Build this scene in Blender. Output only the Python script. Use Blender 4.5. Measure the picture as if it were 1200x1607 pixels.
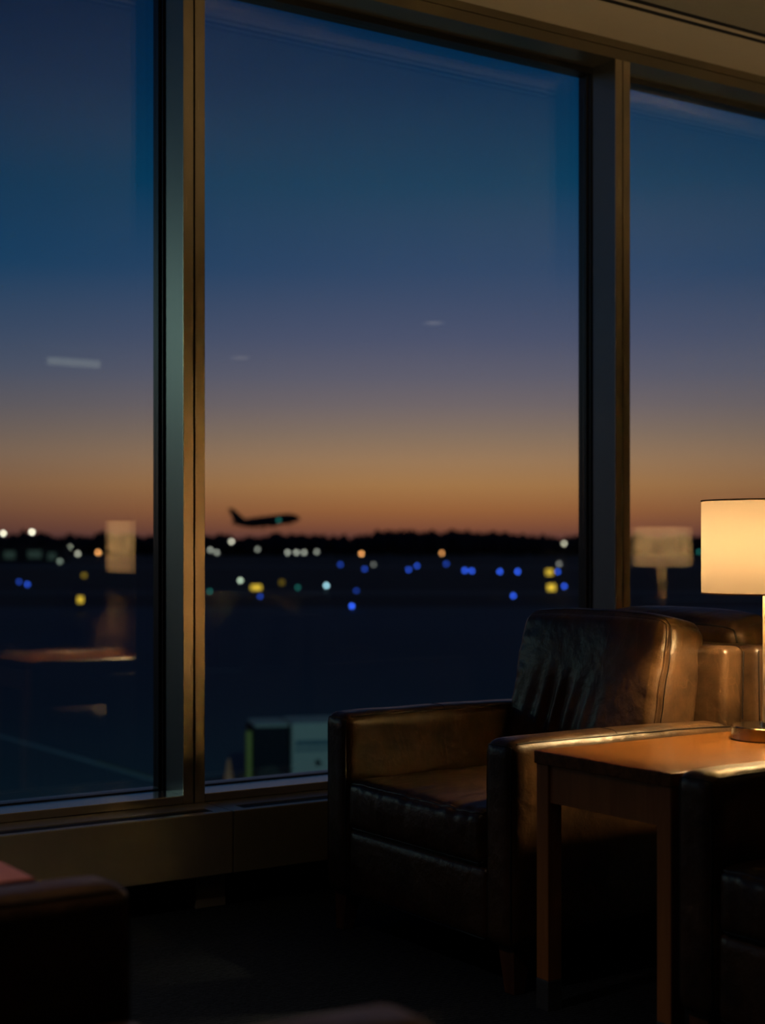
import bpy, bmesh, math, random
from mathutils import Vector, Matrix, noise
random.seed(7)
scene = bpy.context.scene
for o in list(bpy.data.objects):
    bpy.data.objects.remove(o)
COL = scene.collection
R = math.radians

# ------------------------------------------------------------------ camera
FPX, HORIZON, YAW = 2400.0, 858.0, 34.0          # focal length in pixels of the 1200x1607 frame
EYE = Vector((0, 0, 1.08))
FWD = Vector((math.sin(R(YAW)), math.cos(R(YAW)), 0))
RIGHT = Vector((math.cos(R(YAW)), -math.sin(R(YAW)), 0))
cam_data = bpy.data.cameras.new('camera')
cam_data.sensor_fit = 'VERTICAL'
cam_data.sensor_height = 36.0
cam_data.lens = FPX / 1607.0 * 36.0
cam_data.shift_y = (HORIZON - 803.5) / 1607.0
cam_data.clip_start, cam_data.clip_end = 0.05, 6000
cam_data.dof.use_dof = True
cam_data.dof.focus_distance = 4.05
cam_data.dof.aperture_fstop = 2.7
cam = bpy.data.objects.new('camera', cam_data)
COL.objects.link(cam)
cam.location = EYE
cam.rotation_euler = (R(90), 0, R(-YAW))
scene.camera = cam

def px(x, y, t):
    """world point seen at photo pixel (x, y) at depth t metres"""
    return EYE + t * (FWD + RIGHT * ((x - 600) / FPX) + Vector((0, 0, (HORIZON - y) / FPX)))

# ------------------------------------------------------------------ view, world
vs = scene.view_settings
scene.display_settings.display_device = 'sRGB'
vs.view_transform = 'Standard'
vs.look = 'None'
vs.exposure = 0.0
vs.gamma = 1.0
vs.use_curve_mapping = False
scene.cycles.use_denoising = True
scene.cycles.max_bounces = 10
scene.cycles.transparent_max_bounces = 16
scene.cycles.sample_clamp_indirect = 30.0
scene.cycles.caustics_reflective = False
scene.cycles.caustics_refractive = False

def lin(c):
    c = c / 255.0
    return c / 12.92 if c <= 0.04045 else ((c + 0.055) / 1.055) ** 2.4
def rgb(r, g, b, k=1.0):
    return (lin(r) * k, lin(g) * k, lin(b) * k, 1.0)

GLASS_T = 0.80
world = bpy.data.worlds.new('dusk_sky')
scene.world = world
world.use_nodes = True
wn, wl = world.node_tree.nodes, world.node_tree.links
wn.clear()
w_out = wn.new('ShaderNodeOutputWorld')
w_bg = wn.new('ShaderNodeBackground')
w_tc = wn.new('ShaderNodeTexCoord')
w_sep = wn.new('ShaderNodeSeparateXYZ')
wl.new(w_tc.outputs['Generated'], w_sep.inputs[0])
def sky_ramp(stops):
    r = wn.new('ShaderNodeValToRGB')
    els = r.color_ramp.elements
    while len(els) < len(stops):
        els.new(0.5)
    for e, (p, c) in zip(els, stops):
        e.position = p
        e.color = rgb(*c, k=1 / GLASS_T)
    wl.new(w_sep.outputs['Z'], r.inputs[0])
    return r
glow = sky_ramp([(0.0, (76, 47, 50)), (0.006, (98, 60, 54)), (0.013, (130, 78, 55)), (0.024, (152, 97, 58)),
                 (0.040, (166, 119, 74)), (0.056, (158, 122, 90)), (0.072, (138, 115, 98)), (0.091, (116, 104, 106)), (0.110, (98, 95, 110)),
                 (0.135, (78, 84, 110)), (0.178, (48, 71, 104)), (0.230, (8, 60, 92)),
                 (0.290, (0, 42, 75)), (0.335, (0, 32, 63)), (0.45, (0, 25, 53)), (1.0, (0, 18, 42))])
dusk = sky_ramp([(0.0, (62, 44, 48)), (0.010, (72, 50, 50)), (0.020, (84, 60, 55)), (0.040, (106, 77, 63)),
                 (0.062, (104, 88, 80)), (0.085, (84, 82, 88)), (0.115, (58, 74, 96)), (0.178, (0, 58, 92)),
                 (0.230, (0, 46, 80)), (0.290, (0, 32, 64)), (0.335, (0, 24, 54)), (0.45, (0, 21, 47)), (1.0, (0, 18, 42))])
az = math.atan2(*(FWD + RIGHT * 0.05).xy)          # azimuth of the set sun
w_dot = wn.new('ShaderNodeVectorMath'); w_dot.operation = 'DOT_PRODUCT'
w_hor = wn.new('ShaderNodeVectorMath'); w_hor.operation = 'MULTIPLY'
w_hor.inputs[1].default_value = (1, 1, 0)
w_nrm = wn.new('ShaderNodeVectorMath'); w_nrm.operation = 'NORMALIZE'
wl.new(w_tc.outputs['Generated'], w_hor.inputs[0])
wl.new(w_hor.outputs[0], w_nrm.inputs[0])
wl.new(w_nrm.outputs[0], w_dot.inputs[0])
w_dot.inputs[1].default_value = (math.sin(az), math.cos(az), 0)
w_max = wn.new('ShaderNodeMath'); w_max.operation = 'MAXIMUM'; w_max.inputs[1].default_value = 0
w_pow = wn.new('ShaderNodeMath'); w_pow.operation = 'POWER'; w_pow.inputs[1].default_value = 22
wl.new(w_dot.outputs['Value'], w_max.inputs[0])
wl.new(w_max.outputs[0], w_pow.inputs[0])
w_mix = wn.new('ShaderNodeMix'); w_mix.data_type = 'RGBA'
wl.new(w_pow.outputs[0], w_mix.inputs['Factor'])
wl.new(dusk.outputs[0], w_mix.inputs['A'])
wl.new(glow.outputs[0], w_mix.inputs['B'])
wl.new(w_mix.outputs['Result'], w_bg.inputs[0])
w_bg.inputs[1].default_value = 1.0
wl.new(w_bg.outputs[0], w_out.inputs[0])

# ------------------------------------------------------------------ materials
def new_mat(name):
    m = bpy.data.materials.new(name)
    m.use_nodes = True
    n, l = m.node_tree.nodes, m.node_tree.links
    return m, n, l, n['Principled BSDF']
def simple(name, col, rough=0.5, metal=0.0, spec=0.5, var=0.12, scale=30.0, bump=0.0, bscale=200.0):
    m, n, l, b = new_mat(name)
    b.inputs['Metallic'].default_value = metal
    b.inputs['Roughness'].default_value = rough
    b.inputs['Specular IOR Level'].default_value = spec
    tc = n.new('ShaderNodeTexCoord')
    nz = n.new('ShaderNodeTexNoise'); nz.inputs['Scale'].default_value = scale
    nz.inputs['Detail'].default_value = 4
    l.new(tc.outputs['Object'], nz.inputs['Vector'])
    mx = n.new('ShaderNodeMix'); mx.data_type = 'RGBA'
    mx.inputs['A'].default_value = (*[c * (1 - var) for c in col], 1)
    mx.inputs['B'].default_value = (*[c * (1 + var) for c in col], 1)
    l.new(nz.outputs['Fac'], mx.inputs['Factor'])
    l.new(mx.outputs['Result'], b.inputs['Base Color'])
    if bump:
        nb = n.new('ShaderNodeTexNoise'); nb.inputs['Scale'].default_value = bscale
        l.new(tc.outputs['Object'], nb.inputs['Vector'])
        bp = n.new('ShaderNodeBump'); bp.inputs['Strength'].default_value = bump
        bp.inputs['Distance'].default_value = 0.002
        l.new(nb.outputs['Fac'], bp.inputs['Height'])
        l.new(bp.outputs[0], b.inputs['Normal'])
    return m
def emit(name, col, strength):
    m = bpy.data.materials.new(name)
    m.use_nodes = True
    n, l = m.node_tree.nodes, m.node_tree.links
    n.clear()
    o = n.new('ShaderNodeOutputMaterial'); e = n.new('ShaderNodeEmission')
    e.inputs[0].default_value = (*col, 1); e.inputs[1].default_value = strength
    l.new(e.outputs[0], o.inputs[0])
    return m

def leather_mat():
    m, n, l, b = new_mat('aged_brown_leather')
    tc = n.new('ShaderNodeTexCoord')
    wear = n.new('ShaderNodeTexNoise'); wear.inputs['Scale'].default_value = 4.5
    wear.inputs['Detail'].default_value = 6; wear.inputs['Roughness'].default_value = 0.65
    l.new(tc.outputs['Object'], wear.inputs['Vector'])
    ramp = n.new('ShaderNodeValToRGB')
    ramp.color_ramp.elements[0].position = 0.34; ramp.color_ramp.elements[0].color = (0.020, 0.0115, 0.0068, 1)
    ramp.color_ramp.elements[1].position = 0.72; ramp.color_ramp.elements[1].color = (0.115, 0.056, 0.022, 1)
    l.new(wear.outputs['Fac'], ramp.inputs[0])
    # pale hairline creases
    mp = n.new('ShaderNodeMapping'); mp.inputs['Scale'].default_value = (5, 9, 2.2); mp.inputs['Rotation'].default_value = (0.35, 0.2, 0.3)
    l.new(tc.outputs['Object'], mp.inputs['Vector'])
    cr = n.new('ShaderNodeTexNoise'); cr.inputs['Scale'].default_value = 1.6; cr.inputs['Detail'].default_value = 3; cr.inputs['Distortion'].default_value = 1.2
    l.new(mp.outputs[0], cr.inputs['Vector'])
    sub = n.new('ShaderNodeMath'); sub.operation = 'SUBTRACT'; sub.inputs[1].default_value = 0.5
    ab = n.new('ShaderNodeMath'); ab.operation = 'ABSOLUTE'
    mr = n.new('ShaderNodeMapRange'); mr.inputs['From Min'].default_value = 0.0; mr.inputs['From Max'].default_value = 0.012
    mr.inputs['To Min'].default_value = 0.28; mr.inputs['To Max'].default_value = 0.0
    l.new(cr.outputs['Fac'], sub.inputs[0]); l.new(sub.outputs[0], ab.inputs[0]); l.new(ab.outputs[0], mr.inputs['Value'])
    mx = n.new('ShaderNodeMix'); mx.data_type = 'RGBA'
    l.new(mr.outputs[0], mx.inputs['Factor']); l.new(ramp.outputs[0], mx.inputs['A'])
    mx.inputs['B'].default_value = (0.15, 0.078, 0.034, 1)
    l.new(mx.outputs['Result'], b.inputs['Base Color'])
    rr = n.new('ShaderNodeMapRange'); rr.inputs['To Min'].default_value = 0.27; rr.inputs['To Max'].default_value = 0.44
    l.new(wear.outputs['Fac'], rr.inputs['Value']); l.new(rr.outputs[0], b.inputs['Roughness'])
    b.inputs['Specular IOR Level'].default_value = 0.55
    vor = n.new('ShaderNodeTexVoronoi'); vor.inputs['Scale'].default_value = 420
    l.new(tc.outputs['Object'], vor.inputs['Vector'])
    wr = n.new('ShaderNodeTexNoise'); wr.inputs['Scale'].default_value = 22; wr.inputs['Detail'].default_value = 5
    l.new(tc.outputs['Object'], wr.inputs['Vector'])
    b1 = n.new('ShaderNodeBump'); b1.inputs['Strength'].default_value = 0.34; b1.inputs['Distance'].default_value = 0.012
    l.new(wr.outputs['Fac'], b1.inputs['Height'])
    b2 = n.new('ShaderNodeBump'); b2.inputs['Strength'].default_value = 0.12; b2.inputs['Distance'].default_value = 0.001
    l.new(vor.outputs['Distance'], b2.inputs['Height']); l.new(b1.outputs[0], b2.inputs['Normal'])
    b3 = n.new('ShaderNodeBump'); b3.inputs['Strength'].default_value = 0.25; b3.inputs['Distance'].default_value = 0.002
    b3.invert = True
    l.new(mr.outputs[0], b3.inputs['Height']); l.new(b2.outputs[0], b3.inputs['Normal'])
    l.new(b3.outputs[0], b.inputs['Normal'])
    return m

def wood_mat(name, dark, light, rough=0.33, axis=(1.2, 14, 14)):
    m, n, l, b = new_mat(name)
    tc = n.new('ShaderNodeTexCoord')
    mp = n.new('ShaderNodeMapping'); mp.inputs['Scale'].default_value = axis
    l.new(tc.outputs['Object'], mp.inputs['Vector'])
    nz = n.new('ShaderNodeTexNoise'); nz.inputs['Scale'].default_value = 3.2; nz.inputs['Detail'].default_value = 7; nz.inputs['Distortion'].default_value = 0.8
    l.new(mp.outputs[0], nz.inputs['Vector'])
    ramp = n.new('ShaderNodeValToRGB')
    ramp.color_ramp.elements[0].position = 0.3; ramp.color_ramp.elements[0].color = (*dark, 1)
    ramp.color_ramp.elements[1].position = 0.7; ramp.color_ramp.elements[1].color = (*light, 1)
    l.new(nz.outputs['Fac'], ramp.inputs[0]); l.new(ramp.outputs[0], b.inputs['Base Color'])
    b.inputs['Roughness'].default_value = rough
    bp = n.new('ShaderNodeBump'); bp.inputs['Strength'].default_value = 0.08; bp.inputs['Distance'].default_value = 0.001
    l.new(nz.outputs['Fac'], bp.inputs['Height']); l.new(bp.outputs[0], b.inputs['Normal'])
    return m

def brushed_mat(name, col, rough, metal=1.0, axis=(400, 400, 4), aniso=0.0):
    m, n, l, b = new_mat(name)
    if aniso:
        b.inputs['Anisotropic'].default_value = aniso
        tg = n.new('ShaderNodeCombineXYZ'); tg.inputs['Z'].default_value = 1.0
        l.new(tg.outputs[0], b.inputs['Tangent'])
    b.inputs['Base Color'].default_value = (*col, 1)
    b.inputs['Metallic'].default_value = metal
    tc = n.new('ShaderNodeTexCoord'); mp = n.new('ShaderNodeMapping'); mp.inputs['Scale'].default_value = axis
    l.new(tc.outputs['Object'], mp.inputs['Vector'])
    nz = n.new('ShaderNodeTexNoise'); nz.inputs['Scale'].default_value = 1.0
    l.new(mp.outputs[0], nz.inputs['Vector'])
    mr = n.new('ShaderNodeMapRange'); mr.inputs['To Min'].default_value = rough * 0.97; mr.inputs['To Max'].default_value = rough * 1.03
    l.new(nz.outputs['Fac'], mr.inputs['Value']); l.new(mr.outputs[0], b.inputs['Roughness'])
    return m

def glass_mat():
    m = bpy.data.materials.new('window_glass'); m.use_nodes = True
    n, l = m.node_tree.nodes, m.node_tree.links
    n.clear()
    o = n.new('ShaderNodeOutputMaterial'); t = n.new('ShaderNodeBsdfTransparent'); g = n.new('ShaderNodeBsdfGlossy')
    t.inputs[0].default_value = (0.985, 0.992, 0.99, 1)
    g.inputs['Color'].default_value = (1, 1, 0.97, 1); g.inputs['Roughness'].default_value = 0.0
    lw = n.new('ShaderNodeLayerWeight')                     # Schlick reflectance of a coated pane
    pw = n.new('ShaderNodeMath'); pw.operation = 'POWER'; pw.inputs[1].default_value = 5
    mx = n.new('ShaderNodeMixShader')
    mu = n.new('ShaderNodeMath'); mu.operation = 'MULTIPLY_ADD'; mu.inputs[1].default_value = 0.9; mu.inputs[2].default_value = 0.061
    l.new(lw.outputs['Facing'], pw.inputs[0]); l.new(pw.outputs[0], mu.inputs[0]); l.new(mu.outputs[0], mx.inputs[0])
    l.new(t.outputs[0], mx.inputs[1]); l.new(g.outputs[0], mx.inputs[2]); l.new(mx.outputs[0], o.inputs[0])
    return m

def shade_mat():
    m = bpy.data.materials.new('lamp_shade_fabric'); m.use_nodes = True
    n, l = m.node_tree.nodes, m.node_tree.links
    n.clear()
    o = n.new('ShaderNodeOutputMaterial'); d = n.new('ShaderNodeBsdfDiffuse'); t = n.new('ShaderNodeBsdfTranslucent')
    tc = n.new('ShaderNodeTexCoord'); mp = n.new('ShaderNodeMapping'); mp.inputs['Scale'].default_value = (260, 260, 3)
    l.new(tc.outputs['Object'], mp.inputs['Vector'])
    nz = n.new('ShaderNodeTexNoise'); nz.inputs['Scale'].default_value = 1.0; nz.inputs['Detail'].default_value = 2
    l.new(mp.outputs[0], nz.inputs['Vector'])
    mr = n.new('ShaderNodeMapRange'); mr.inputs['To Min'].default_value = 0.86; mr.inputs['To Max'].default_value = 1.12
    l.new(nz.outputs['Fac'], mr.inputs['Value'])
    sc = n.new('ShaderNodeVectorMath'); sc.operation = 'SCALE'; sc.inputs[0].default_value = (0.98, 0.79, 0.60)
    l.new(mr.outputs[0], sc.inputs['Scale']); l.new(sc.outputs[0], t.inputs['Color'])
    d.inputs['Color'].default_value = (0.62, 0.55, 0.42, 1)
    mx = n.new('ShaderNodeMixShader'); mx.inputs[0].default_value = 0.0285
    l.new(d.outputs[0], mx.inputs[1]); l.new(t.outputs[0], mx.inputs[2]); l.new(mx.outputs[0], o.inputs[0])
    return m

def carpet_mat():
    m, n, l, b = new_mat('charcoal_carpet')
    tc = n.new('ShaderNodeTexCoord'); mp = n.new('ShaderNodeMapping'); mp.inputs['Rotation'].default_value = (0, 0, R(8))
    l.new(tc.outputs['Object'], mp.inputs['Vector'])
    wv = n.new('ShaderNodeTexWave'); wv.inputs['Scale'].default_value = 24; wv.inputs['Distortion'].default_value = 5
    wv.inputs['Detail'].default_value = 4; wv.inputs['Detail Scale'].default_value = 3; wv.bands_direction = 'Y'
    l.new(mp.outputs[0], wv.inputs['Vector'])
    ramp = n.new('ShaderNodeValToRGB')
    ramp.color_ramp.elements[0].color = (0.010, 0.016, 0.028, 1); ramp.color_ramp.elements[1].color = (0.036, 0.052, 0.078, 1)
    l.new(wv.outputs['Fac'], ramp.inputs[0]); l.new(ramp.outputs[0], b.inputs['Base Color'])
    b.inputs['Roughness'].default_value = 0.95; b.inputs['Specular IOR Level'].default_value = 0.1
    bp = n.new('ShaderNodeBump'); bp.inputs['Strength'].default_value = 0.5; bp.inputs['Distance'].default_value = 0.004
    l.new(wv.outputs['Fac'], bp.inputs['Height']); l.new(bp.outputs[0], b.inputs['Normal'])
    return m

M = {
    'leather': leather_mat(),
    'seam': simple('dark_leather_piping', (0.012, 0.008, 0.006), 0.45),
    'wood': wood_mat('cherry_wood', (0.125, 0.040, 0.007), (0.31, 0.115, 0.022), 0.26),
    'wood_leg': wood_mat('cherry_wood_upright', (0.42, 0.165, 0.045), (0.56, 0.235, 0.07), 0.35, (14, 14, 1.2)),
    'wood_dark': wood_mat('walnut_leg', (0.10, 0.042, 0.02), (0.17, 0.075, 0.034), 0.4, (14, 14, 1.2)),
    'wood_red': wood_mat('reddish_wood', (0.46, 0.15, 0.09), (0.60, 0.21, 0.13), 0.35),
    'cap': simple('grey_metal_cap', (0.16, 0.19, 0.20), 0.4, 0.6),
    'mullion': brushed_mat('champagne_aluminium', (0.80, 0.67, 0.49), 0.27, 1.0, aniso=0.65),
    'mullion_side': brushed_mat('darkened_side_aluminium', (0.23, 0.25, 0.245), 0.30, 0.9, aniso=0.6),  # side faces darkened in colour to hold back the floodlight highlight
    'frame': brushed_mat('bronze_aluminium', (0.30, 0.27, 0.215), 0.40),
    'sill': brushed_mat('satin_sill_aluminium', (0.60, 0.55, 0.50), 0.24, 0.7),
    'gasket': simple('black_rubber_gasket', (0.006, 0.007, 0.009), 0.35),
    'glass': glass_mat(),
    'cover': simple('taupe_painted_metal', (0.50, 0.475, 0.40), 0.32, 0.2, var=0.05),
    'grille': simple('dark_grille', (0.10, 0.095, 0.085), 0.45, 0.5),
    'black': simple('matt_black', (0.005, 0.005, 0.006), 0.7),
    'ceiling': simple('ceiling_paint', (0.46, 0.405, 0.325), 0.85, var=0.03),
    'ceiling_dimmed': simple('dimmed_ceiling_paint', (0.22, 0.205, 0.175), 0.9, var=0.06),  # same ceiling, darkened in colour to weaken its reflection in the panes
    'wall': simple('wall_paint', (0.22, 0.19, 0.16), 0.8, var=0.05),
    'carpet': carpet_mat(),
    'nickel': brushed_mat('brushed_nickel', (0.62, 0.54, 0.42), 0.25),
    'base_metal': brushed_mat('dark_bronze_base', (0.30, 0.25, 0.18), 0.20),
    'satin': brushed_mat('satin_champagne_pole', (0.86, 0.76, 0.56), 0.42, 0.35),
    'shade': shade_mat(),
    'shade_trim': simple('shade_edge_tape', (0.55, 0.40, 0.22), 0.7),
    'bulb': emit('warm_bulb', (1.0, 0.69, 0.335), 1300.0),
    'asphalt': simple('apron_concrete', (0.040, 0.085, 0.110), 0.75, var=0.3, scale=0.05),
    'grass': simple('airfield_grass', (0.010, 0.016, 0.014), 0.9, var=0.35, scale=0.02),
    'runway': simple('runway_asphalt', (0.030, 0.036, 0.042), 0.7, var=0.2, scale=0.05),
    'paint': simple('faded_marking_paint', (0.30, 0.36, 0.34), 0.7, var=0.3, scale=3),
    'paint_y': simple('yellow_marking_paint', (0.30, 0.24, 0.03), 0.7, var=0.3, scale=3),
    'tree': simple('dark_tree_foliage', (0.014, 0.022, 0.040), 0.9, spec=0.1),
    'plane': simple('dark_aircraft_paint', (0.012, 0.016, 0.024), 0.5),
    'pole': simple('galvanised_pole', (0.08, 0.085, 0.09), 0.5, 0.5),
    'unit_white': simple('off_white_unit_paint', (0.30, 0.29, 0.26), 0.5),
    'unit_dark': simple('dark_unit_panel', (0.004, 0.008, 0.015), 0.7, spec=0.1),
    'unit_yellow': simple('yellow_bumper_paint', (0.24, 0.21, 0.03), 0.6),
    'unit_text': simple('blue_grey_print', (0.05, 0.10, 0.13), 0.5),
    'cone': simple('orange_cone_plastic', (0.45, 0.14, 0.06), 0.5),
    'rubber': simple('tyre_rubber', (0.012, 0.012, 0.013), 0.8),
    'building': simple('hangar_cladding', (0.03, 0.04, 0.045), 0.8),
}

# ------------------------------------------------------------------ object helpers
def tag(o, label=None, cat=None, group=None, kind=None):
    if label: o['label'] = label
    if cat: o['category'] = cat
    if group: o['group'] = group
    if kind: o['kind'] = kind
    return o
def link(name, me, mat, parent=None, loc=None):
    if mat is not None and not me.materials:
        me.materials.append(mat)
    o = bpy.data.objects.new(name, me)
    COL.objects.link(o)
    if parent is not None: o.parent = parent
    if loc is not None: o.location = loc
    return o
def empty(name, loc=(0, 0, 0), rz=0.0):
    o = bpy.data.objects.new(name, None)
    o.empty_display_size = 0.1
    COL.objects.link(o)
    o.location = loc; o.rotation_euler = (0, 0, rz)
    return o
def bm_mesh(bm, name, smooth=False, angle=40):
    bmesh.ops.recalc_face_normals(bm, faces=bm.faces)
    me = bpy.data.meshes.new(name)
    bm.to_mesh(me); bm.free()
    if smooth:
        for p in me.polygons: p.use_smooth = True
        me.set_sharp_from_angle(angle=R(angle))
    return me
def bm_box(bm, x0, x1, y0, y1, z0, z1):
    v = [bm.verts.new(p) for p in ((x0, y0, z0), (x1, y0, z0), (x1, y1, z0), (x0, y1, z0), (x0, y0, z1), (x1, y0, z1), (x1, y1, z1), (x0, y1, z1))]
    for f in ((0, 3, 2, 1), (4, 5, 6, 7), (0, 1, 5, 4), (1, 2, 6, 5), (2, 3, 7, 6), (3, 0, 4, 7)):
        bm.faces.new([v[i] for i in f])
def boxes(name, lst, mat, parent=None, bevel=0.0, seg=2, loc=None):
    bm = bmesh.new()
    for b in lst: bm_box(bm, *b)
    if bevel:
        bmesh.ops.bevel(bm, geom=list(bm.edges), offset=bevel, segments=seg, profile=0.5, affect='EDGES', clamp_overlap=True)
    return link(name, bm_mesh(bm, name), mat, parent, loc)
def box(name, x0, x1, y0, y1, z0, z1, mat, parent=None, bevel=0.0, seg=2, loc=None):
    return boxes(name, [(x0, x1, y0, y1, z0, z1)], mat, parent, bevel, seg, loc)
def bm_tube(bm, pts, r, n=8, closed=False):
    pts = [Vector(p) for p in pts]
    k = len(pts)
    rings = []
    prev = None
    for i, p in enumerate(pts):
        a = pts[(i - 1) % k] if (closed or i > 0) else p
        b = pts[(i + 1) % k] if (closed or i < k - 1) else p
        d = (b - a).normalized()
        if prev is None:
            up = Vector((0, 0, 1)) if abs(d.z) < 0.9 else Vector((1, 0, 0))
            prev = d.cross(up).normalized()
        s = (prev - d * prev.dot(d)).normalized()
        prev = s
        q = d.cross(s)
        rr = r[i] if isinstance(r, (list, tuple)) else r
        rings.append([bm.verts.new(p + (s * math.cos(2 * math.pi * j / n) + q * math.sin(2 * math.pi * j / n)) * rr) for j in range(n)])
    for i in range(k if closed else k - 1):
        A, B = rings[i], rings[(i + 1) % k]
        for j in range(n):
            bm.faces.new((A[j], A[(j + 1) % n], B[(j + 1) % n], B[j]))
    if not closed:
        bm.faces.new(rings[0][::-1]); bm.faces.new(rings[-1])
def tube(name, pts, r, mat, parent=None, n=8, closed=False, loc=None):
    bm = bmesh.new(); bm_tube(bm, pts, r, n, closed)
    return link(name, bm_mesh(bm, name, True, 60), mat, parent, loc)
def lathe_mesh(name, prof, n=48, closed=False, cap=True):
    bm = bmesh.new()
    rings = [[bm.verts.new((r * math.cos(2 * math.pi * j / n), r * math.sin(2 * math.pi * j / n), z)) for j in range(n)] for r, z in prof]
    m = len(rings)
    for i in range(m if closed else m - 1):
        A, B = rings[i], rings[(i + 1) % m]
        for j in range(n):
            bm.faces.new((A[j], A[(j + 1) % n], B[(j + 1) % n], B[j]))
    if cap and not closed:
        bm.faces.new(rings[0][::-1]); bm.faces.new(rings[-1])
    return bm_mesh(bm, name, True, 35)
def lathe(name, prof, mat, parent=None, n=48, closed=False, loc=None):
    return link(name, lathe_mesh(name, prof, n, closed), mat, parent, loc)
def copy_tree(o, parent=None):
    c = o.copy(); COL.objects.link(c); c.parent = parent
    for ch in list(o.children): copy_tree(ch, c)
    return c

# cushion: a rounded, puffed and wrinkled block; returns mesh and the mapping function
def cushion_fn(half, r, puff, wrinkle=None, corner=0.0):
    hx, hy, hz = half
    def f(p):
        q = Vector((p[0] * hx, p[1] * hy, p[2] * hz))
        c = Vector([max(-(h - r), min(h - r, v)) for v, h in zip(q, half)])
        d = q - c
        if d.length > 1e-9: q = c + d.normalized() * r
        a = [max(0.0, 1 - t * t) for t in p]
        q.x += math.copysign(puff[0], p[0]) * (a[1] * a[2]) ** 0.55 * abs(p[0]) ** 3
        q.y += math.copysign(puff[1], p[1]) * (a[0] * a[2]) ** 0.55 * abs(p[1]) ** 3
        q.z += math.copysign(puff[2], p[2]) * (a[0] * a[1]) ** 0.55 * abs(p[2]) ** 3
        if corner:
            q.y *= 1 - corner * abs(p[2]) ** 4
            q.z *= 1 - corner * 1.3 * abs(p[1]) ** 4
        if wrinkle: q = q + wrinkle(p, q)
        return q
    return f
def cushion_mesh(name, fn, n=(10, 40, 30), post=None):
    bm = bmesh.new()
    for ax in range(3):
        u, v = [(1, 2), (2, 0), (0, 1)][ax]
        for s in (-1, 1):
            g = []
            for i in range(n[u] + 1):
                row = []
                for j in range(n[v] + 1):
                    p = [0, 0, 0]
                    p[ax] = s
                    p[u] = math.sin((-1 + 2 * i / n[u]) * math.pi / 2 * 0.999) * 0.35 + (-1 + 2 * i / n[u]) * 0.65
                    p[v] = math.sin((-1 + 2 * j / n[v]) * math.pi / 2 * 0.999) * 0.35 + (-1 + 2 * j / n[v]) * 0.65
                    if i in (0, n[u]): p[u] = -1 if i == 0 else 1
                    if j in (0, n[v]): p[v] = -1 if j == 0 else 1
                    q = fn(p)
                    row.append(bm.verts.new(post(q) if post else q))
                g.append(row)
            for i in range(n[u]):
                for j in range(n[v]):
                    fc = (g[i][j], g[i + 1][j], g[i + 1][j + 1], g[i][j + 1])
                    bm.faces.new(fc if s > 0 else fc[::-1])
    bmesh.ops.remove_doubles(bm, verts=bm.verts, dist=1e-5)
    return bm_mesh(bm, name, True, 80)
def loop_path(axis, side, n=40, k=1.0):
    """points once round the perimeter of one face of the unit cube"""
    u, v = [(1, 2), (2, 0), (0, 1)][axis]
    out = []
    for a0, a1 in (((-1, -1), (1, -1)), ((1, -1), (1, 1)), ((1, 1), (-1, 1)), ((-1, 1), (-1, -1))):
        for i in range(n):
            t = i / n
            p = [0, 0, 0]; p[axis] = side * k
            p[u] = a0[0] + (a1[0] - a0[0]) * t
            p[v] = a0[1] + (a1[1] - a0[1]) * t
            out.append(p)
    return out

# ------------------------------------------------------------------ room shell
YF, YG = 4.23, 4.40                       # inner face of the mullions, inner glass
PITCH, MX0, MW = 1.781, 2.154, 0.074      # mullion spacing, one mullion's centre, width
ZC, ZS, ZH = 2.966, 0.290, 2.895          # ceiling, sill, window head
MULL = [MX0 + PITCH * k for k in range(-3, 4)]
XL, XR, YB = MULL[0], 7.78, -5.0

tag(box('floor', XL - 0.2, XR + 0.2, YB - 0.2, 4.45, -0.35, 0.0, M['carpet']), kind='structure')
tag(box('ceiling_inner', XL, XR, YB, 3.877, ZC, ZC + 0.06, M['ceiling_dimmed']), kind='structure')
ce = tag(boxes('ceiling', [(XL, XR, 3.908, 3.930, ZC, ZC + 0.06), (XL, XR, 3.960, YF + 0.02, ZC, ZC + 0.06),
                           (XL, XR, YB, 4.45, ZC + 0.12, ZC + 0.2)], M['ceiling']), kind='structure')
for y in (3.878, 3.930):
    boxes('diffuser_slot', [(XL, XR, y, y + 0.030, ZC + 0.002, ZC + 0.055)], M['black'], ce)
tag(box('wall_parapet', XL - 0.2, XR + 0.2, 4.40, 4.62, ZC + 0.2, 5.3, M['building']), kind='structure')
tag(box('wall_back', XL - 0.2, XR + 0.2, YB - 0.2, YB, 0.0, ZC + 0.2, M['wall']), kind='structure')
tag(box('wall_left', XL - 0.2, XL, YB, 4.45, 0.0, ZC + 0.2, M['wall']), kind='structure')
tag(box('wall_right', XR, XR + 0.2, YB, 4.45, 0.0, ZC + 0.2, M['wall']), kind='structure')
tag(box('wall_pier', MULL[-1] + MW / 2, XR, YF + 0.012, 4.47, ZS - 0.012, ZH, M['wall']), kind='structure')
tag(box('wall_window', XL, XR, YF + 0.012, 4.47, 0.0, ZS - 0.012, M['wall']), kind='structure')
tag(boxes('trim_8', [(XL, XR, YF, 4.47, ZH, ZC - 0.032), (XL, XR, YF + 0.006, 4.47, ZC - 0.032, ZC - 0.029), (XL, XR, YF, 4.47, ZC - 0.029, ZC)], M['frame']), kind='structure')

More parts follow.
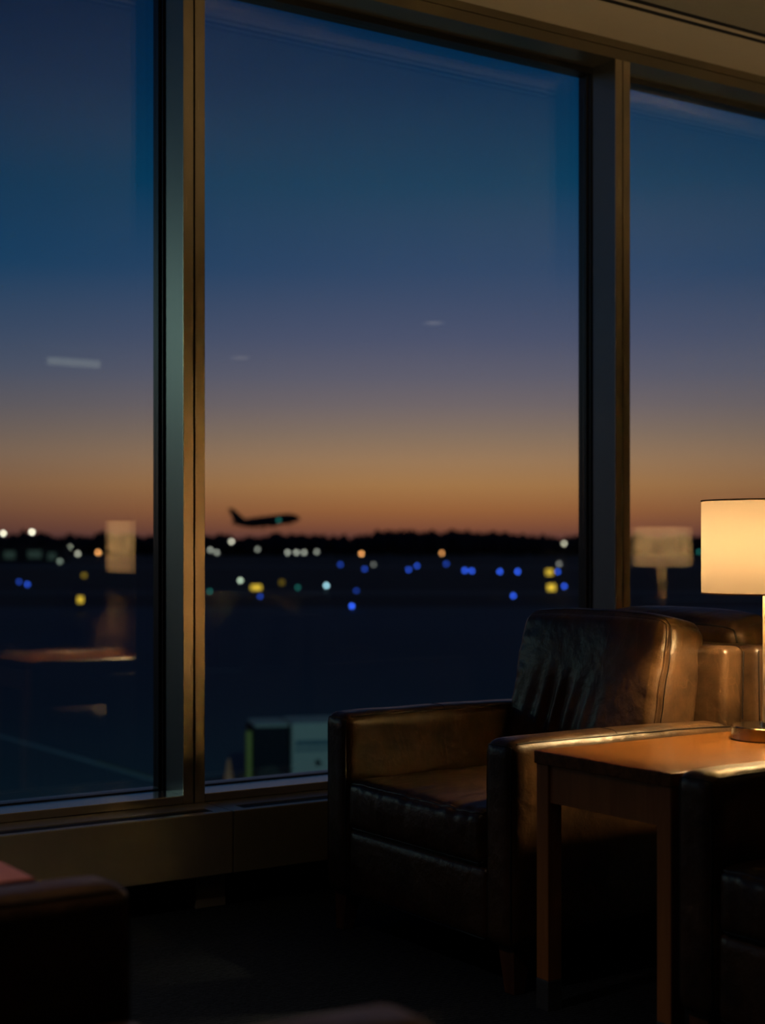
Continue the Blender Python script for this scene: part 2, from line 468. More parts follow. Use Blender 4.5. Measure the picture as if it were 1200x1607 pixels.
for i, mx in enumerate(MULL):
    t = tag(empty('trim_%d' % i if i else 'trim_9', (mx, YF, ZS)), kind='structure')
    h = MW / 2
    for s in (-1, 1):
        a, b = (-h, -0.0025) if s < 0 else (0.0025, h)
        pr = box('mullion_profile', a, b, 0.0042, 0.13, 0.0, ZH - ZS, M['mullion_side'], t)
        box('cover_plate', a, b, 0.0, 0.004, 0.0, ZH - ZS, M['mullion'], pr, 0.0008, 1)
    box('mullion_web', -0.0027, 0.0027, 0.012, 0.12, 0.0, ZH - ZS, M['black'], t)
    box('mullion_cap', -h + 0.004, h - 0.004, 0.131, 0.205, 0.0, ZH - ZS, M['frame'], t)
for i in range(len(MULL) - 1):
    w = tag(empty('window_%d' % (i + 1), ((MULL[i] + MULL[i + 1]) / 2, YF, ZS)), kind='structure')
    h = PITCH / 2 - MW / 2
    box('bottom_rail', -h, h, 0.0, 0.14, 0.0, 0.026, M['sill'], w, 0.002, 1)
    H = ZH - ZS
    for s in (-1, 1):
        x0, x1 = sorted((s * h, s * (h - 0.006)))
        box('gasket', x0, x1, 0.131, 0.20, 0.026, H, M['gasket'], w)
        tube('gasket_bead', [(s * (h - 0.008), 0.150, 0.03), (s * (h - 0.008), 0.150, H - 0.012)], 0.005, M['gasket'], w)
    box('gasket', -h + 0.006, h - 0.006, 0.131, 0.20, H - 0.022, H, M['gasket'], w)
    box('gasket', -h + 0.006, h - 0.006, 0.141, 0.20, 0.0, 0.030, M['gasket'], w)
    box('pane', -h + 0.0062, h - 0.0062, 0.170, 0.176, 0.0305, H - 0.0225, M['glass'], w)
    box('pane', -h + 0.0062, h - 0.0062, 0.190, 0.196, 0.0305, H - 0.0225, M['glass'], w)

# convector covers under the glass
def convector(x0, label):
    x1 = x0 + PITCH - 0.004
    L = x1 - x0
    o = empty('convector_cover', (x0, 4.04, 0))
    box('front_panel', 0, L, 0.0, 0.014, 0.104, ZS, M['cover'], o, 0.003, 2)
    boxes('top_panel', [(0, L, 0.0145, 0.030, ZS - 0.014, ZS - 0.0005), (0, L, 0.088, 0.189, ZS - 0.014, ZS - 0.0005),
                        (0, 0.05, 0.030, 0.088, ZS - 0.014, ZS - 0.0005), (L - 0.05, L, 0.030, 0.088, ZS - 0.014, ZS - 0.0005)], M['cover'], o)
    boxes('grille', [(0.05, L - 0.05, 0.034 + 0.009 * k, 0.038 + 0.009 * k, ZS - 0.014, ZS - 0.003) for k in range(6)], M['grille'], o)
    box('inner_tray', 0.002, L - 0.002, 0.0145, 0.188, 0.104, ZS - 0.05, M['black'], o)
    box('support_foot', L - 0.10, L, 0.045, 0.15, 0.0, 0.104, M['cover'], o, 0.002, 1)
    return tag(o, label, 'heater cover', 'convector covers along the window wall')
SEAM = 2.19
for k, lb in ((-3, 'long taupe metal convector cover at the far left end of the window wall'), (-2, 'long taupe metal convector cover next left of the warmly lit one'),
              (-1, 'warmly lit taupe metal convector cover under the left window pane'),
              (0, 'shadowed taupe metal convector cover under the middle pane, running behind the armchair'),
              (1, 'taupe metal convector cover hidden behind the back-to-back armchairs')):
    convector(SEAM + PITCH * k, lb)

# ------------------------------------------------------------------ armchair
def smooth(a, b, x):
    t = max(0.0, min(1.0, (x - a) / (b - a)))
    return t * t * (3 - 2 * t)
def make_chair():
    ch = empty('armchair')
    L = M['leather']
    # arms: upholstered slabs, softly rounded
    for s in (-1, 1):
        def wr(p, q, s=s):
            k = noise.noise(Vector((q.x * 9, q.y * 9 + s * 5, q.z * 9)))
            d = Vector((0, 0, 0))
            if abs(p[1]) > 0.9: d.y = math.copysign(0.0035 * k, p[1])
            if p[2] > 0.9: d.z = 0.002 * k - 0.004 * smooth(0.1, 1.0, p[0])
            return d
        fn = cushion_fn((0.400, 0.054, 0.252), 0.030, (0.0, 0.004, 0.004), wr)
        off = Vector((0.005, s * 0.366, 0.362))
        arm = link('arm', cushion_mesh('arm', fn, (40, 10, 26), lambda q: q + off), L, ch)
        for sy in (-1, 1):       # seam along each top edge
            pts = [fn((-0.94 + 1.9 * i / 40, sy * 0.96, 1.0)) + off for i in range(41)]
            tube('piping', pts, 0.0022, M['seam'], arm, 6)
        pts = [fn((-1.0, -0.96, -0.9 + 1.85 * i / 20)) + off for i in range(21)] + [fn((-1, -0.96 + 1.92 * i / 8, 0.965)) + off for i in range(9)] + \
              [fn((-1.0, 0.96, 0.95 - 1.85 * i / 20)) + off for i in range(21)]
        tube('piping', pts, 0.0022, M['seam'], arm, 6)
        pts = [fn((-0.12, -0.97 + 1.94 * i / 10, 1.0)) + off for i in range(11)]
        tube('seam', pts, 0.0016, M['seam'], arm, 6)
    # base with front rail
    def wb(p, q):
        return Vector((0.003 * noise.noise(q * 7) if p[0] < -0.9 else 0, 0, 0))
    fb = cushion_fn((0.38, 0.312, 0.092), 0.016, (0.004, 0, 0), wb)
    base = link('front_rail', cushion_mesh('front_rail', fb, (20, 30, 10), lambda q: q + Vector((-0.003, 0, 0.203))), L, ch)
    tube('piping', [fb((-1, -0.97 + 1.94 * i / 20, -0.99)) + Vector((-0.003, 0, 0.203)) for i in range(21)], 0.003, M['seam'], base, 6)
    # seat cushion
    def ws(p, q):
        d = Vector((0, 0, 0))
        g = noise.noise(Vector((q.y * 26, q.z * 6, 2.0))) + 0.5 * noise.noise(Vector((q.y * 55, q.z * 9 + q.y * 12, 7.0)))
        if p[0] < -0.6:
            d.x += -0.0055 * g * (1 - p[2] * p[2] * 0.6) * smooth(0.6, 1, -p[0])
        if p[2] > 0.6:
            e = smooth(0.2, 0.95, -p[0])
            d.z += 0.0045 * g * e + 0.005 * noise.noise(Vector((q.x * 6, q.y * 6, 4)))
            rr = math.hypot(q.x + 0.02, q.y + 0.02)
            d.z += -0.010 * math.exp(-(rr / 0.17) ** 2)
        return d
    fs = cushion_fn((0.295, 0.306, 0.070), 0.026, (0.014, 0.0, 0.020), ws)
    so = Vector((-0.098, 0, 0.363))
    seat = link('seat_cushion', cushion_mesh('seat_cushion', fs, (44, 60, 12), lambda q: q + so), L, ch)
    tube('piping', [fs(p) + so for p in loop_path(2, 1, 36)], 0.0038, L, seat, 6, True)
    tube('piping', [fs(p) + so for p in loop_path(2, -1, 24)], 0.0036, M['seam'], seat, 6, True)
    # back frame, leaning
    bm = bmesh.new()
    bm_box(bm, -0.040, 0.040, -0.412, 0.412, -0.30, 0.235)
    bmesh.ops.bevel(bm, geom=list(bm.edges), offset=0.022, segments=4, profile=0.5, affect='EDGES')
    for v in bm.verts:
        v.co.x += 0.372 + 0.045 * (v.co.z) * 0.5
        v.co.z += 0.578
    fr = link('back_frame', bm_mesh(bm, 'back_frame', True, 60), L, ch)
    fr.modifiers.new('weighted_normal', 'WEIGHTED_NORMAL')
    for s in (-1, 1):
        for dx in (0.034,):
            tube('piping', [(0.372 + dx + 0.0225 * z, s * 0.4105, 0.578 + z) for z in (0.04, 0.1, 0.17, 0.222)], 0.0022, M['seam'], fr, 6)
    # loose back cushion, leaning, with folds low on its face
    def wk(p, q):
        d = Vector((0, 0, 0))
        if p[0] < -0.5:
            wgt = smooth(0.5, 1, -p[0])
            low = smooth(0.42, -0.25, p[2]) * (1 - 0.5 * smooth(-0.7, -1.0, p[2]))
            yy = q.y + 0.16 * (q.z + 0.05)
            env = math.exp(-((yy - 0.075) / 0.125) ** 2)
            ph = yy / 0.066 * 2 * math.pi + 0.7 * math.sin(q.z * 14) + 2.2 * noise.noise(Vector((yy * 7, q.z * 3, 1)))
            d.x -= wgt * low * env * 0.0085 * math.sin(ph)
            d.x += wgt * 0.018 * low * env
            d.x += wgt * 0.006 * noise.noise(Vector((q.y * 5, q.z * 5, 3.0)))
            ed = smooth(0.65, 0.97, abs(p[1]))          # puckers towards the side seams
            d.x += wgt * ed * 0.004 * noise.noise(Vector((q.y * 12, q.z * 30, 9)))
        if abs(p[1]) > 0.9:
            d.y += math.copysign(0.004, p[1]) * noise.noise(Vector((q.x * 16, q.z * 12, 5)))
        return d
    fk = cushion_fn((0.078, 0.310, 0.240), 0.036, (0.028, 0.012, 0.014), wk, 0.032)
    lean = Matrix.Rotation(R(11), 3, 'Y')
    ko = Vector((0.270, 0, 0.648))
    post = lambda q: lean @ q + ko
    back = link('back_cushion', cushion_mesh('back_cushion', fk, (14, 96, 64), post), L, ch)
    tube('piping', [post(fk(p)) for p in loop_path(0, -1, 40)], 0.0036, L, back, 6, True)
    tube('piping', [post(fk(p)) for p in loop_path(0, 1, 30)], 0.0036, M['seam'], back, 6, True)
    tube('seam', [post(fk((-0.80, p[1], p[2]))) + Vector((0, 0, 0)) for p in loop_path(0, -1, 40)], 0.0014, M['seam'], back, 6, True)
    # legs
    for sx in (-1, 1):
        for sy in (-1, 1):
            bm = bmesh.new()
            bm_box(bm, -0.03, 0.03, -0.03, 0.03, 0.0, 0.112)
            for v in bm.verts:
                if v.co.z < 0.01:
                    v.co.x = (v.co.x + sx * 0.03) * 0.58 - sx * 0.03 + sx * 0.022
                    v.co.y = (v.co.y + sy * 0.03) * 0.58 - sy * 0.03 + sy * 0.022
            bmesh.ops.bevel(bm, geom=list(bm.edges), offset=0.002, segments=1, affect='EDGES')
            link('leg', bm_mesh(bm, 'leg'), M['wood_dark'], ch, (sx * 0.352 + (0.01 if sx < 0 else 0.02), sy * 0.372, 0.0))
    return ch

chair = make_chair()
chair.location = (2.685, 3.27, 0)
tag(chair, 'brown leather armchair in full view by the window, folds in its back cushion', 'armchair', 'leather lounge armchairs')
c2 = copy_tree(chair); c2.location = (3.550, 3.255, 0); c2.rotation_euler.z = R(180)
tag(c2, 'leather armchair behind the full-view one, back to back, only its back showing', 'armchair')
c3 = copy_tree(chair); c3.location = (2.690, 1.892, 0)
tag(c3, 'dark leather armchair cut off by the right edge, nearer than the lamp table', 'armchair')
c4 = copy_tree(chair); c4.location = (0.505, 1.630, 0); c4.rotation_euler.z = R(180)
tag(c4, 'blurred dark leather armchair in the bottom left foreground', 'armchair')

# ------------------------------------------------------------------ side tables
def make_table(top_mat, leg_mat):
    t = empty('side_table')
    lx, ly, h = 0.73, 0.448, 0.603
    box('table_top', 0, lx, 0, ly, h - 0.03, h, top_mat, t, 0.002, 2)
    for x in (0.0, lx - 0.05):
        for y in (0.0, ly - 0.05):
            lg = box('leg', x + 0.004, x + 0.046, y + 0.004, y + 0.046, 0.07, h - 0.0302, leg_mat, t, 0.0015, 1)
            box('foot_cap', x + 0.0035, x + 0.0465, y + 0.0035, y + 0.0465, 0.0, 0.07, M['cap'], lg, 0.001, 1)
    for x in (0.010, lx - 0.028):
        box('apron', x, x + 0.018, 0.047, ly - 0.047, h - 0.118, h - 0.0302, leg_mat, t)
    for y in (0.010, ly - 0.028):
        box('apron', 0.047, lx - 0.047, y, y + 0.018, h - 0.118, h - 0.0302, top_mat, t)
    return t
tb = make_table(M['wood'], M['wood_leg'])
tb.location = (2.300, 2.327, 0)
tag(tb, 'orange-brown wooden side table carrying the lit lamp, beside the full-view armchair', 'table', 'wooden side tables')
tb2 = copy_tree(tb); tb2.location = (5.74, 2.20, 0)
tag(tb2, 'wooden side table under the second lamp, seen only as a reflection in the right pane', 'table')
tb3 = make_table(M['wood_red'], M['wood_red']); tb3.location = (0.088, 2.108, 0)
tag(tb3, 'reddish wooden side table, one corner showing at the left edge behind the blurred armchair', 'table', 'wooden side tables')

# ------------------------------------------------------------------ table lamps
def make_lamp():
    lp = empty('table_lamp')
    lathe('base', [(0.086, 0.0), (0.090, 0.002), (0.090, 0.031), (0.087, 0.034), (0.030, 0.035)], M['base_metal'], lp, 64)
    pole = lathe('pole', [(0.0125, 0.035), (0.0125, 0.38), (0.0125, 0.405)], M['satin'], lp, 24)
    lathe('pole_collar', [(0.020, 0.0345), (0.020, 0.043), (0.0126, 0.045)], M['nickel'], pole, 24)
    sh = link('lamp_shade', lathe_mesh('lamp_shade', [(0.1622, 0.360), (0.1622, 0.476), (0.1622, 0.592)], 96, cap=False), M['shade'], lp)
    for z in (0.3595, 0.5885):
        link('shade_edge', lathe_mesh('shade_edge', [(0.1634, z), (0.1634, z + 0.004), (0.1604, z + 0.004), (0.1604, z)], 96, True), M['shade_trim'], sh)
    for k in range(3):
        a = 2 * math.pi * k / 3 + 0.4
        tube('spider_arm', [(0.012 * math.cos(a), 0.012 * math.sin(a), 0.40), (0.161 * math.cos(a), 0.161 * math.sin(a), 0.366)], 0.0022, M['nickel'], sh, 6)
    lathe('socket', [(0.013, 0.405), (0.017, 0.410), (0.017, 0.458), (0.010, 0.4615)], M['nickel'], lp, 24)
    n = 12
    lathe('bulb', [(max(0.0005, 0.028 * math.sin(math.pi * i / n)), 0.490 - 0.028 * math.cos(math.pi * i / n)) for i in range(n + 1)], M['bulb'], lp, 24)
    return lp
lamp = make_lamp()
lamp.location = (2.915, 2.612, 0.6032)
tag(lamp, 'lit table lamp with cream drum shade on the orange-brown side table', 'lamp', 'table lamps with drum shades')
lamp2 = copy_tree(lamp); lamp2.location = (6.26, 2.42, 0.6032)
tag(lamp2, 'second lit drum-shade lamp, seen only as a reflection in the right pane', 'lamp')

# ------------------------------------------------------------------ back of the room: lights that show as faint reflections, and one added fill downlight
M['bar'] = emit('dim_bar_light', (0.9, 1.0, 0.85), 0.30)
M['down'] = emit('dim_downlight', (1.0, 0.92, 0.8), 0.4)
wlb = empty('wall_light', (5.73, YB, 2.84))
box('housing', -0.29, 0.29, 0.0, 0.05, -0.05, 0.05, M['grille'], wlb, 0.004, 1)
box('diffuser', -0.265, 0.265, 0.0505, 0.07, -0.035, 0.035, M['bar'], wlb, 0.004, 1)
tag(wlb, 'slim bar light on the back wall, a pale streak reflected in the left pane', 'wall light')
for (x, y, lb) in ((7.55, -1.6, 'ceiling downlight reflected as a faint spot in the middle pane, upper right'), (7.35, -4.6, 'ceiling downlight reflected as a faint spot in the middle pane, near the left mullion')):
    d = empty('downlight', (x, y, ZC))
    link('trim_ring', lathe_mesh('trim_ring', [(0.075, -0.006), (0.095, -0.006), (0.095, 0.0), (0.075, 0.0)], 32, True), M['cover'], d)
    lathe('lens', [(0.074, -0.004), (0.074, -0.002)], M['down'], d, 32)
    tag(d, lb, 'ceiling light', 'recessed ceiling downlights')
d = empty('downlight', (0.0, 2.45, ZC))  # added unseen fixture, warms the foreground table, chair and table legs
link('trim_ring', lathe_mesh('trim_ring', [(0.055, -0.006), (0.075, -0.006), (0.075, 0.0), (0.055, 0.0)], 32, True), M['cover'], d)
lathe('lens', [(0.054, -0.004), (0.054, -0.002)], M['down'], d, 32)
tag(d, 'added fill downlight above the blurred armchair and reddish table, out of view', 'ceiling light', 'recessed ceiling downlights')
sp = bpy.data.lights.new('added_fill_beam', 'SPOT')
sp.energy = 46; sp.color = (1.0, 0.72, 0.52); sp.shadow_soft_size = 0.05; sp.spot_size = R(94); sp.spot_blend = 0.6
so_ = bpy.data.objects.new('added_fill_beam', sp); COL.objects.link(so_); so_.parent = d; so_.location = (0, 0, -0.02)

# ------------------------------------------------------------------ airfield
GZ = -4.5
gr = tag(box('ground_grass', -2500, 3500, 4.6, 4200, GZ - 0.5, GZ, M['grass']), kind='structure')
U = px(600, HORIZON, 1.0) - EYE
def strip(name, x0, y0, x1, y1, w, mat, top):
    a, b = Vector((x0, y0, 0)), Vector((x1, y1, 0))
    d = (b - a).normalized(); s = Vector((-d.y, d.x, 0)) * w / 2
    bm = bmesh.new()
    lo = [bm.verts.new((p.x, p.y, GZ - 0.02)) for p in (a - s, b - s, b + s, a + s)]
    hi = [bm.verts.new((p.x, p.y, GZ + top)) for p in (a - s, b - s, b + s, a + s)]
    bm.faces.new(hi)
    for i in range(4): bm.faces.new((lo[i], lo[(i + 1) % 4], hi[(i + 1) % 4], hi[i]))
    return tag(link(name, bm_mesh(bm, name), mat), kind='structure')
def gp(x, y, z=GZ):
    return px(x, y, (EYE.z - z) * FPX / (y - HORIZON))
c = EYE + FWD * 75
strip('ground_apron', c.x - RIGHT.x * 400, c.y - RIGHT.y * 400, c.x + RIGHT.x * 400, c.y + RIGHT.y * 400, 132, M['asphalt'], 0.02)
for t, w in ((185, 18), (420, 45)):
    c = EYE + FWD * t
    strip('ground_runway', c.x - RIGHT.x * 900, c.y - RIGHT.y * 900, c.x + RIGHT.x * 900, c.y + RIGHT.y * 900, w, M['runway'], 0.02)
def marking(x0, y0, x1, y1, w, mat):
    a, b = gp(x0, y0), gp(x1, y1)
    strip('ground_marking', a.x, a.y, b.x, b.y, w, mat, 0.026)
marking(-60, 1139, 330, 1250, 0.22, M['paint'])
marking(150, 1196, 240, 1222, 0.10, M['paint_y'])
marking(322, 1054, 380, 1052, 0.25, M['paint'])
marking(1010, 942, 1250, 940, 2.0, M['paint'])

# distant trees: one clumpy uncountable belt
def tree_belt():
    bm = bmesh.new()
    rnd = random.Random(3)
    x = -500.0
    while x < 1700:
        t = 980 + rnd.uniform(-35, 35)
        hgt = 13 + 4 * noise.noise(Vector((x * 0.012, 0, 0))) + rnd.uniform(-1.3, 1.5)
        if 590 < x < 800: hgt += 2.3
        if 100 < x < 180: hgt += 1.5
        p = px(x, HORIZON, t)
        m = Matrix.Translation((p.x, p.y, GZ + hgt * 0.5)) @ Matrix.Diagonal((rnd.uniform(3.5, 6), rnd.uniform(3.5, 6), hgt * 0.52, 1))
        r = bmesh.ops.create_icosphere(bm, subdivisions=1, radius=1.0, matrix=m)
        for v in r['verts']: v.co += Vector((rnd.uniform(-1, 1), rnd.uniform(-1, 1), rnd.uniform(-0.8, 0.8)))
        x += rnd.uniform(4, 9)
    return tag(link('tree_belt', bm_mesh(bm, 'tree_belt', True, 180), M['tree']), 'dark belt of distant trees along the horizon', 'trees', kind='stuff')
tree_belt()

# jet climbing away
def make_plane():
    p = empty('airliner')
    prof = [(-18.6, 0.25, 1.1), (-17.5, 0.6, 0.95), (-14, 1.7, 0.55), (-10, 2.45, 0.2), (-7, 2.8, 0.03), (0, 2.9, 0), (10, 2.9, 0), (13.5, 2.7, -0.05), (16, 2.1, -0.2), (17.8, 1.3, -0.4), (18.9, 0.3, -0.6)]
    bm = bmesh.new(); n = 20; rings = []
    for x, r, dz in prof:
        rings.append([bm.verts.new((x, r * math.cos(2 * math.pi * j / n), dz + r * math.sin(2 * math.pi * j / n))) for j in range(n)])
    for A, B in zip(rings, rings[1:]):
        for j in range(n): bm.faces.new((A[j], A[(j + 1) % n], B[(j + 1) % n], B[j]))
    bm.faces.new(rings[0]); bm.faces.new(rings[-1])
    link('fuselage', bm_mesh(bm, 'fuselage', True, 60), M['plane'], p)
    def slab(name, pts, th, axis):
        bm = bmesh.new()
        d = Vector((0, 0, th / 2)) if axis == 'z' else Vector((0, th / 2, 0))
        a = [bm.verts.new(Vector(q) + d) for q in pts]; b = [bm.verts.new(Vector(q) - d) for q in pts]
        bm.faces.new(a); bm.faces.new(b[::-1])
        for i in range(len(pts)): bm.faces.new((a[i], b[i], b[(i + 1) % len(pts)], a[(i + 1) % len(pts)]))
        return link(name, bm_mesh(bm, name), M['plane'], p)
    for s in (-1, 1):
        slab('wing', [(5.0, s * 1.2, -1.2), (-2.2, s * 1.2, -1.2), (-5.2, s * 16.5, 0.5), (-3.6, s * 16.5, 0.5)], 0.45, 'z')
        slab('tailplane', [(-13.2, s * 0.8, 0.9), (-17.2, s * 0.8, 1.1), (-18.6, s * 6.6, 1.6), (-17.0, s * 6.6, 1.6)], 0.3, 'z')
        e = lathe('engine', [(0.6, -2.2), (1.05, -1.2), (1.15, 0.6), (1.0, 1.9)], M['plane'], p, 20)
        e.rotation_euler = (0, R(90), 0); e.location = (3.9, s * 5.2, -2.4)
        slab('pylon', [(5.0, s * 5.2, -1.6), (1.2, s * 5.2, -1.2), (0.8, s * 5.2, -0.6), (3.4, s * 5.2, -0.7)], 0.3, 'y')
        tube('landing_gear', [(-1.6, s * 2.9, -1.0), (-1.6, s * 2.9, -3.6)], 0.16, M['plane'], p)
        w = lathe('wheel', [(0.1, -0.35), (0.6, -0.35), (0.6, 0.35), (0.1, 0.35)], M['rubber'], p, 16)
        w.rotation_euler = (R(90), 0, 0); w.location = (-1.6, s * 2.9, -3.7)
    slab('tail_fin', [(-10.2, 0, 1.5), (-17.4, 0, 1.6), (-19.8, 0, 9.2), (-17.2, 0, 9.2)], 0.5, 'y')
    tube('landing_gear', [(12.6, 0, -1.6), (12.6, 0, -3.6)], 0.14, M['plane'], p)
    w = lathe('wheel', [(0.1, -0.3), (0.5, -0.3), (0.5, 0.3), (0.1, 0.3)], M['rubber'], p, 16)
    w.rotation_euler = (R(90), 0, 0); w.location = (12.6, 0, -3.7)
    nav = link('navigation_light', lathe_mesh('navigation_light', [(max(0.01, 0.8 * math.sin(math.pi * i / 8)), -0.8 * math.cos(math.pi * i / 8)) for i in range(9)], 14), emit('teal_navigation_light', (0.05, 0.42, 0.36), 0.9), p, (7.0, -3.3, -0.3))
    nav.data.materials[0].cycles.emission_sampling = 'NONE'
    return p
pl = make_plane()
pl.location = px(417, 818, 840)
pl.rotation_euler = (0, R(-6.5), math.atan2(RIGHT.y, RIGHT.x) + R(6))
tag(pl, 'dark silhouetted airliner climbing away above the tree line', 'airplane')

# ground equipment below the window
def ground_unit():
    a = gp(470, 1240)
    t = (a - EYE).dot(FWD)
    s = t / FPX                                   # metres per pixel there
    u = empty('ground_power_unit', (px(457, 1240, t).x, px(457, 1240, t).y, GZ), math.atan2(RIGHT.y, RIGHT.x) + R(12))
    h = 105 * s
    box('body', 0, 2.2, 0, 1.5, 0.28, h, M['unit_white'], u, 0.06, 2)
    box('cab', -0.88, -0.02, 0.1, 1.4, 0.28, h - 0.10, M['unit_dark'], u, 0.05, 2)
    box('cab_roof', -0.84, -0.04, 0.08, 1.42, h - 0.098, h - 0.02, M['unit_white'], u, 0.03, 1)
    box('bumper_post', -1.02, -0.88, 0.15, 0.35, 0.10, h - 0.18, M['unit_yellow'], u, 0.02, 1)
    box('bumper_foot', -1.02, -0.60, 0.15, 1.35, 0.10, 0.24, M['unit_yellow'], u, 0.02, 1)
    box('stripe', 0.10, 2.1, -0.012, 0.0, h * 0.66, h * 0.74, M['unit_text'], u)
    for k in range(9):
        box('lettering', 0.10 + 0.13 * k, 0.19 + 0.13 * k, -0.010, 0.0, h * 0.57, h * 0.63, M['unit_text'], u)
    hl = lathe('panel_knob', [(0.07, 0.0), (0.07, 0.03)], M['unit_dark'], u, 16); hl.rotation_euler = (R(90), 0, 0); hl.location = (0.62, -0.001, h * 0.40)
    for x in (-0.5, 1.7):
        for y in (0.15, 1.35):
            w = lathe('wheel', [(0.05, -0.09), (0.28, -0.09), (0.28, 0.09), (0.05, 0.09)], M['rubber'], u, 20)
            w.rotation_euler = (R(90), 0, 0); w.location = (x, y, 0.30)
    tube('tow_bar', [(-1.0, 0.75, 0.2), (-2.3, 0.75, 0.12)], 0.05, M['unit_dark'], u)
    tag(u, 'off-white ground power unit with yellow bumper parked outside below the middle pane', 'vehicle')
    cp = px(359, 1240, t)
    cn = empty('traffic_cone', (cp.x, cp.y, GZ))
    lathe('cone_body', [(0.17, 0.03), (0.16, 0.05), (0.03, 0.70), (0.02, 0.72)], M['cone'], cn, 20)
    box('cone_foot', -0.2, 0.2, -0.2, 0.2, 0.0, 0.03, M['cone'], cn)
    tag(cn, 'faded orange traffic cone on the apron left of the ground power unit', 'traffic cone')
ground_unit()

# distant hangar with lit bays, far left
def hangar():
    t = 560.0
    b = px(30, HORIZON, t)
    o = empty('hangar', (b.x, b.y, GZ), math.atan2(RIGHT.y, RIGHT.x))
    boxes('walls', [(-26, 16, 0, 14, 0, 5.2)], M['building'], o)
    boxes('roof', [(-26.5, 16.5, -0.5, 14.5, 5.2, 5.7)], M['building'], o)
    glow_m = emit('dim_hangar_window', (0.55, 1.0, 0.85), 0.035)
    for x0, x1, z0, z1 in ((-20, -16, 0.6, 4.2), (-13, -8, 0.4, 4.0), (-5.5, -1.5, 1.2, 4.0), (3.2, 8.2, 1.4, 4.2), (10.5, 13.5, 0.8, 3.4)):
        box('lit_window', x0, x1, -0.12, -0.005, z0, z1, glow_m, o)
    tag(o, 'low distant hangar with dim greenish lit windows at far left', 'building')
hangar()

# airfield lights
LM = {}
def light_mat(col, s):
    key = (col, s)
    if key not in LM:
        LM[key] = emit('airfield_light', col, s)
        LM[key].cycles.emission_sampling = 'NONE'
    return LM[key]
ORD = 'first second third fourth fifth sixth seventh eighth ninth tenth eleventh twelfth thirteenth fourteenth fifteenth sixteenth seventeenth eighteenth nineteenth twentieth'.split()
HEAD = lathe_mesh('lamp_head', [(max(0.001, math.sin(math.pi * i / 8)), -math.cos(math.pi * i / 8)) for i in range(9)], 14)
def airlight(name, x, y, t, rpx, col, s, label, cat, group):
    z_top = px(x, y, t)
    r = rpx * t / FPX
    o = empty(name, (z_top.x, z_top.y, GZ))
    hz = z_top.z - GZ
    me = HEAD.copy(); me.materials.clear()
    hd = link('lamp_head', me, light_mat(col, s), o, (0, 0, hz)); hd.scale = (r, r, r)
    if hz - r > 0.02:
        tube('post', [(0, 0, 0), (0, 0, hz - r * 0.98)], max(0.03, r * 0.18), M['pole'], o, 6)
    tag(o, label, cat, group)
BLUE = (0.035, 0.13, 1.0)
blues = [(30, 913, .35), (43, 917, .7), (408, 936, .35), (534, 886, .35), (552, 951, 1.5), (559, 927, .25), (572, 893, .4), (641, 894, .6), (654, 888, .6),
         (700, 885, .4), (729, 895, 1.0), (740, 896, 1.0), (784, 897, 1.1), (805, 935, 1.1), (812, 897, 1.2), (875, 897, .7), (885, 920, .9)]
for i, (x, y, k) in enumerate(blues):
    z = GZ + 0.45
    airlight('taxiway_light', x, y, (EYE.z - z) * FPX / (y - HORIZON), 2.4, BLUE, 4.0 * k,
             '%s blue taxiway light counted from the left on the dark airfield' % ORD[i], 'airfield light', 'blue taxiway lights')
teals = [(329, 928, .5), (467, 922, .5), (1097, 866, .5)]
for i, (x, y, k) in enumerate(teals):
    airlight('taxiway_light', x, y, min(700, 4.9 * FPX / (y - HORIZON)), 2.4, (0.05, 0.5, 0.42), 1.5 * k,
             'dim teal taxiway light, %s of three from the left' % ORD[i], 'airfield light', 'teal taxiway lights')
whites = [(5, 837, 2.6, (1, .95, .72)), (50, 835, 2.8, (1, .95, .72)), (94, 881, .35, (.8, 1, .8)), (110, 859, 1.5, (.9, .98, .75)), (122, 869, .8, (.95, .95, .75)),
          (330, 863, .6, (.9, .95, .8)), (340, 867, .55, (.9, .95, .8)), (363, 850, 1.3, (1, .95, .75)), (404, 862, .4, (.9, .95, .8)),
          (451, 867, .65, (.9, .95, .8)), (465, 867, .7, (.9, .95, .8)), (477, 867, .6, (.9, .95, .8)), (497, 866, .45, (.9, .95, .8)),
          (586, 886, .22, (.9, .95, .85)), (877, 885, .35, (.9, .9, .8)), (885, 853, 1.0, (1, .95, .7)), (916, 909, 1.3, (1, .95, .75))]
for i, (x, y, k, c_) in enumerate(whites):
    airlight('light_mast', x, y, 620.0 if y < 872 else 5.0 * FPX / (y - HORIZON) * 0.82, 2.4, c_, 2.6 * k,
             '%s whitish airfield lamp on a post counted from the left' % ORD[i], 'lamp post', 'whitish airfield lamps on posts')
for i, (x, y, k) in enumerate([(154, 867, 1.4), (567, 869, 1.3), (693, 868, .8)]):
    airlight('light_mast', x, y, 620.0, 2.4, (1, .42, .13), 4.0 * k, 'orange airfield lamp on a post, %s of three from the left' % ORD[i], 'lamp post', 'orange airfield lamps on posts')
airlight('light_mast', 512, 919, 190.0, 2.4, (.45, .85, 1.0), 5.0, 'pale blue bright airfield lamp left of the lowest blue light', 'lamp post', 'airfield lamps on posts')
airlight('light_mast', 377, 911, 200.0, 2.4, (.8, 1, .75), 3.2, 'pale greenish airfield lamp just above the leftmost wide yellow sign', 'lamp post', 'airfield lamps on posts')
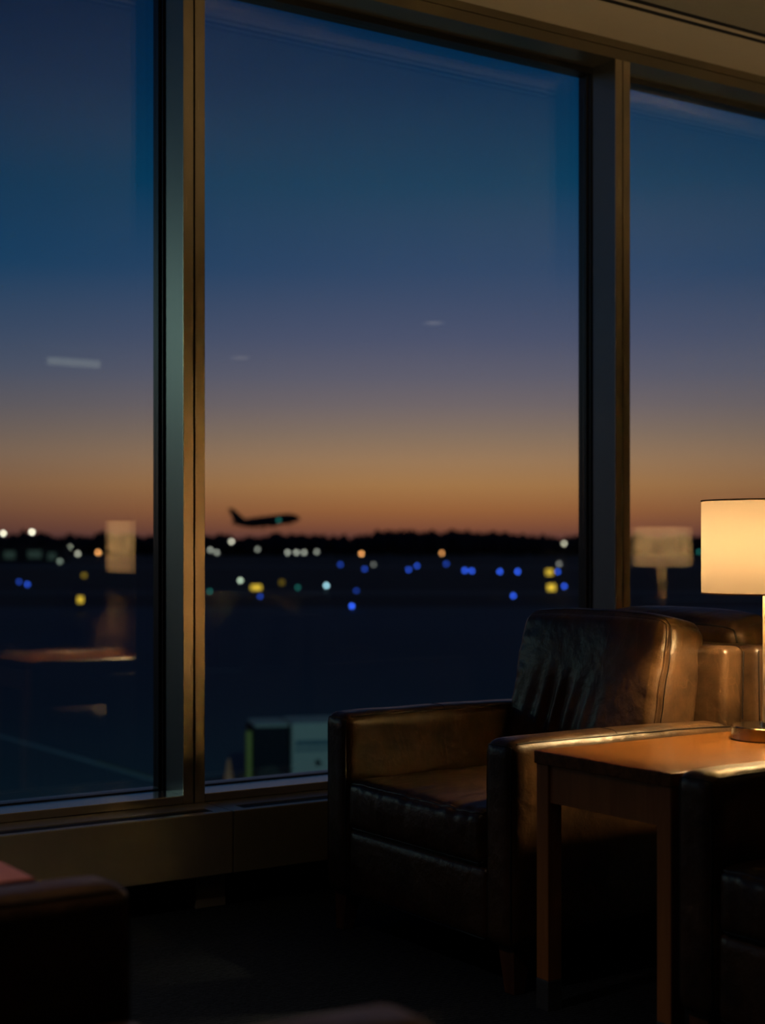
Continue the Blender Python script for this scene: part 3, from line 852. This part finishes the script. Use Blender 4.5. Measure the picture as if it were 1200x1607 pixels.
for i, (x, y, wpx, hpx, k) in enumerate([(126, 941, 8, 10, 1.0), (132, 903, 6, 6, .35), (402, 922, 16, 8, 1.0), (442, 914, 7, 7, .18), (862, 898, 11, 9, .9), (865, 922, 12, 10, 1.1)]):
    t = 4.75 * FPX / (y - HORIZON) * 0.93
    p = px(x, y, t); s = t / FPX
    o = empty('guidance_sign', (p.x, p.y, GZ), math.atan2(RIGHT.y, RIGHT.x))
    hz = p.z - GZ
    box('lit_panel', -wpx / 2 * s, wpx / 2 * s, -0.1, 0.1, hz - hpx / 2 * s, hz + hpx / 2 * s, light_mat((1.0, .66, .06), round(1.0 * k, 3)), o)
    for sx in (-1, 1):
        tube('post', [(sx * wpx / 3 * s, 0, 0), (sx * wpx / 3 * s, 0, max(0.02, hz - hpx / 2 * s - 0.002))], 0.05, M['pole'], o, 6)
    tag(o, 'lit yellow airfield guidance sign, %s of six counted from the left' % ORD[i], 'sign', 'lit yellow airfield signs')

# apron floodlight out on the left: cool greenish light on chair fronts and mullion sides
fm = empty('floodlight_mast', (-24.4, 58.1, GZ))
tube('post', [(0, 0, 0), (0, 0, 14.0)], [0.16, 0.09], M['pole'], fm, 10)
box('lamp_housing', -0.5, 0.5, -0.12, 0.12, 14.0, 14.5, M['pole'], fm, 0.03, 1)
M['flood'] = emit('floodlight_lens', (0.72, 1.0, 0.80), 5.0)
box('lamp_lens', -0.42, 0.42, -0.16, -0.121, 14.06, 14.44, M['flood'], fm)
tag(fm, 'tall apron floodlight on a mast, beyond the left edge of the windows', 'lamp post')
fl = bpy.data.lights.new('flood_beam', 'SPOT')
fl.energy = 950; fl.color = (0.66, 1.0, 0.82); fl.shadow_soft_size = 0.35; fl.spot_size = R(110); fl.spot_blend = 0.6
fo = bpy.data.objects.new('flood_beam', fl); COL.objects.link(fo); fo.parent = fm; fo.location = (0, -0.55, 14.25)
fo.rotation_euler = (Vector((3, 4, 1)) - Vector((-24.4, 57.5, GZ + 14.25))).to_track_quat('-Z', 'Y').to_euler()

# added floodlight, unseen above the window, there to brighten the apron
rf = empty('apron_fill_light', (6.5, 5.4, 5.2))
box('bracket', -0.05, 0.05, -0.9, 0.0, -0.05, 0.05, M['pole'], rf)
box('lamp_housing', -0.35, 0.35, 0.0, 0.18, -0.16, 0.16, M['pole'], rf, 0.02, 1)
box('lamp_lens', -0.30, 0.30, 0.1805, 0.20, -0.12, 0.12, M['flood'], rf)
tag(rf, 'added fill floodlight above the window, brightening the apron, out of view', 'floodlight')
rl = bpy.data.lights.new('apron_fill_beam', 'SPOT')
rl.energy = 6200; rl.color = (0.36, 0.86, 0.96); rl.shadow_soft_size = 0.2; rl.spot_size = R(130); rl.spot_blend = 0.8
ro = bpy.data.objects.new('apron_fill_beam', rl); COL.objects.link(ro); ro.parent = rf; ro.location = (0, 0.3, 0)
ro.rotation_euler = (Vector((28, 48, GZ)) - Vector((6.5, 5.7, 5.2))).to_track_quat('-Z', 'Y').to_euler()
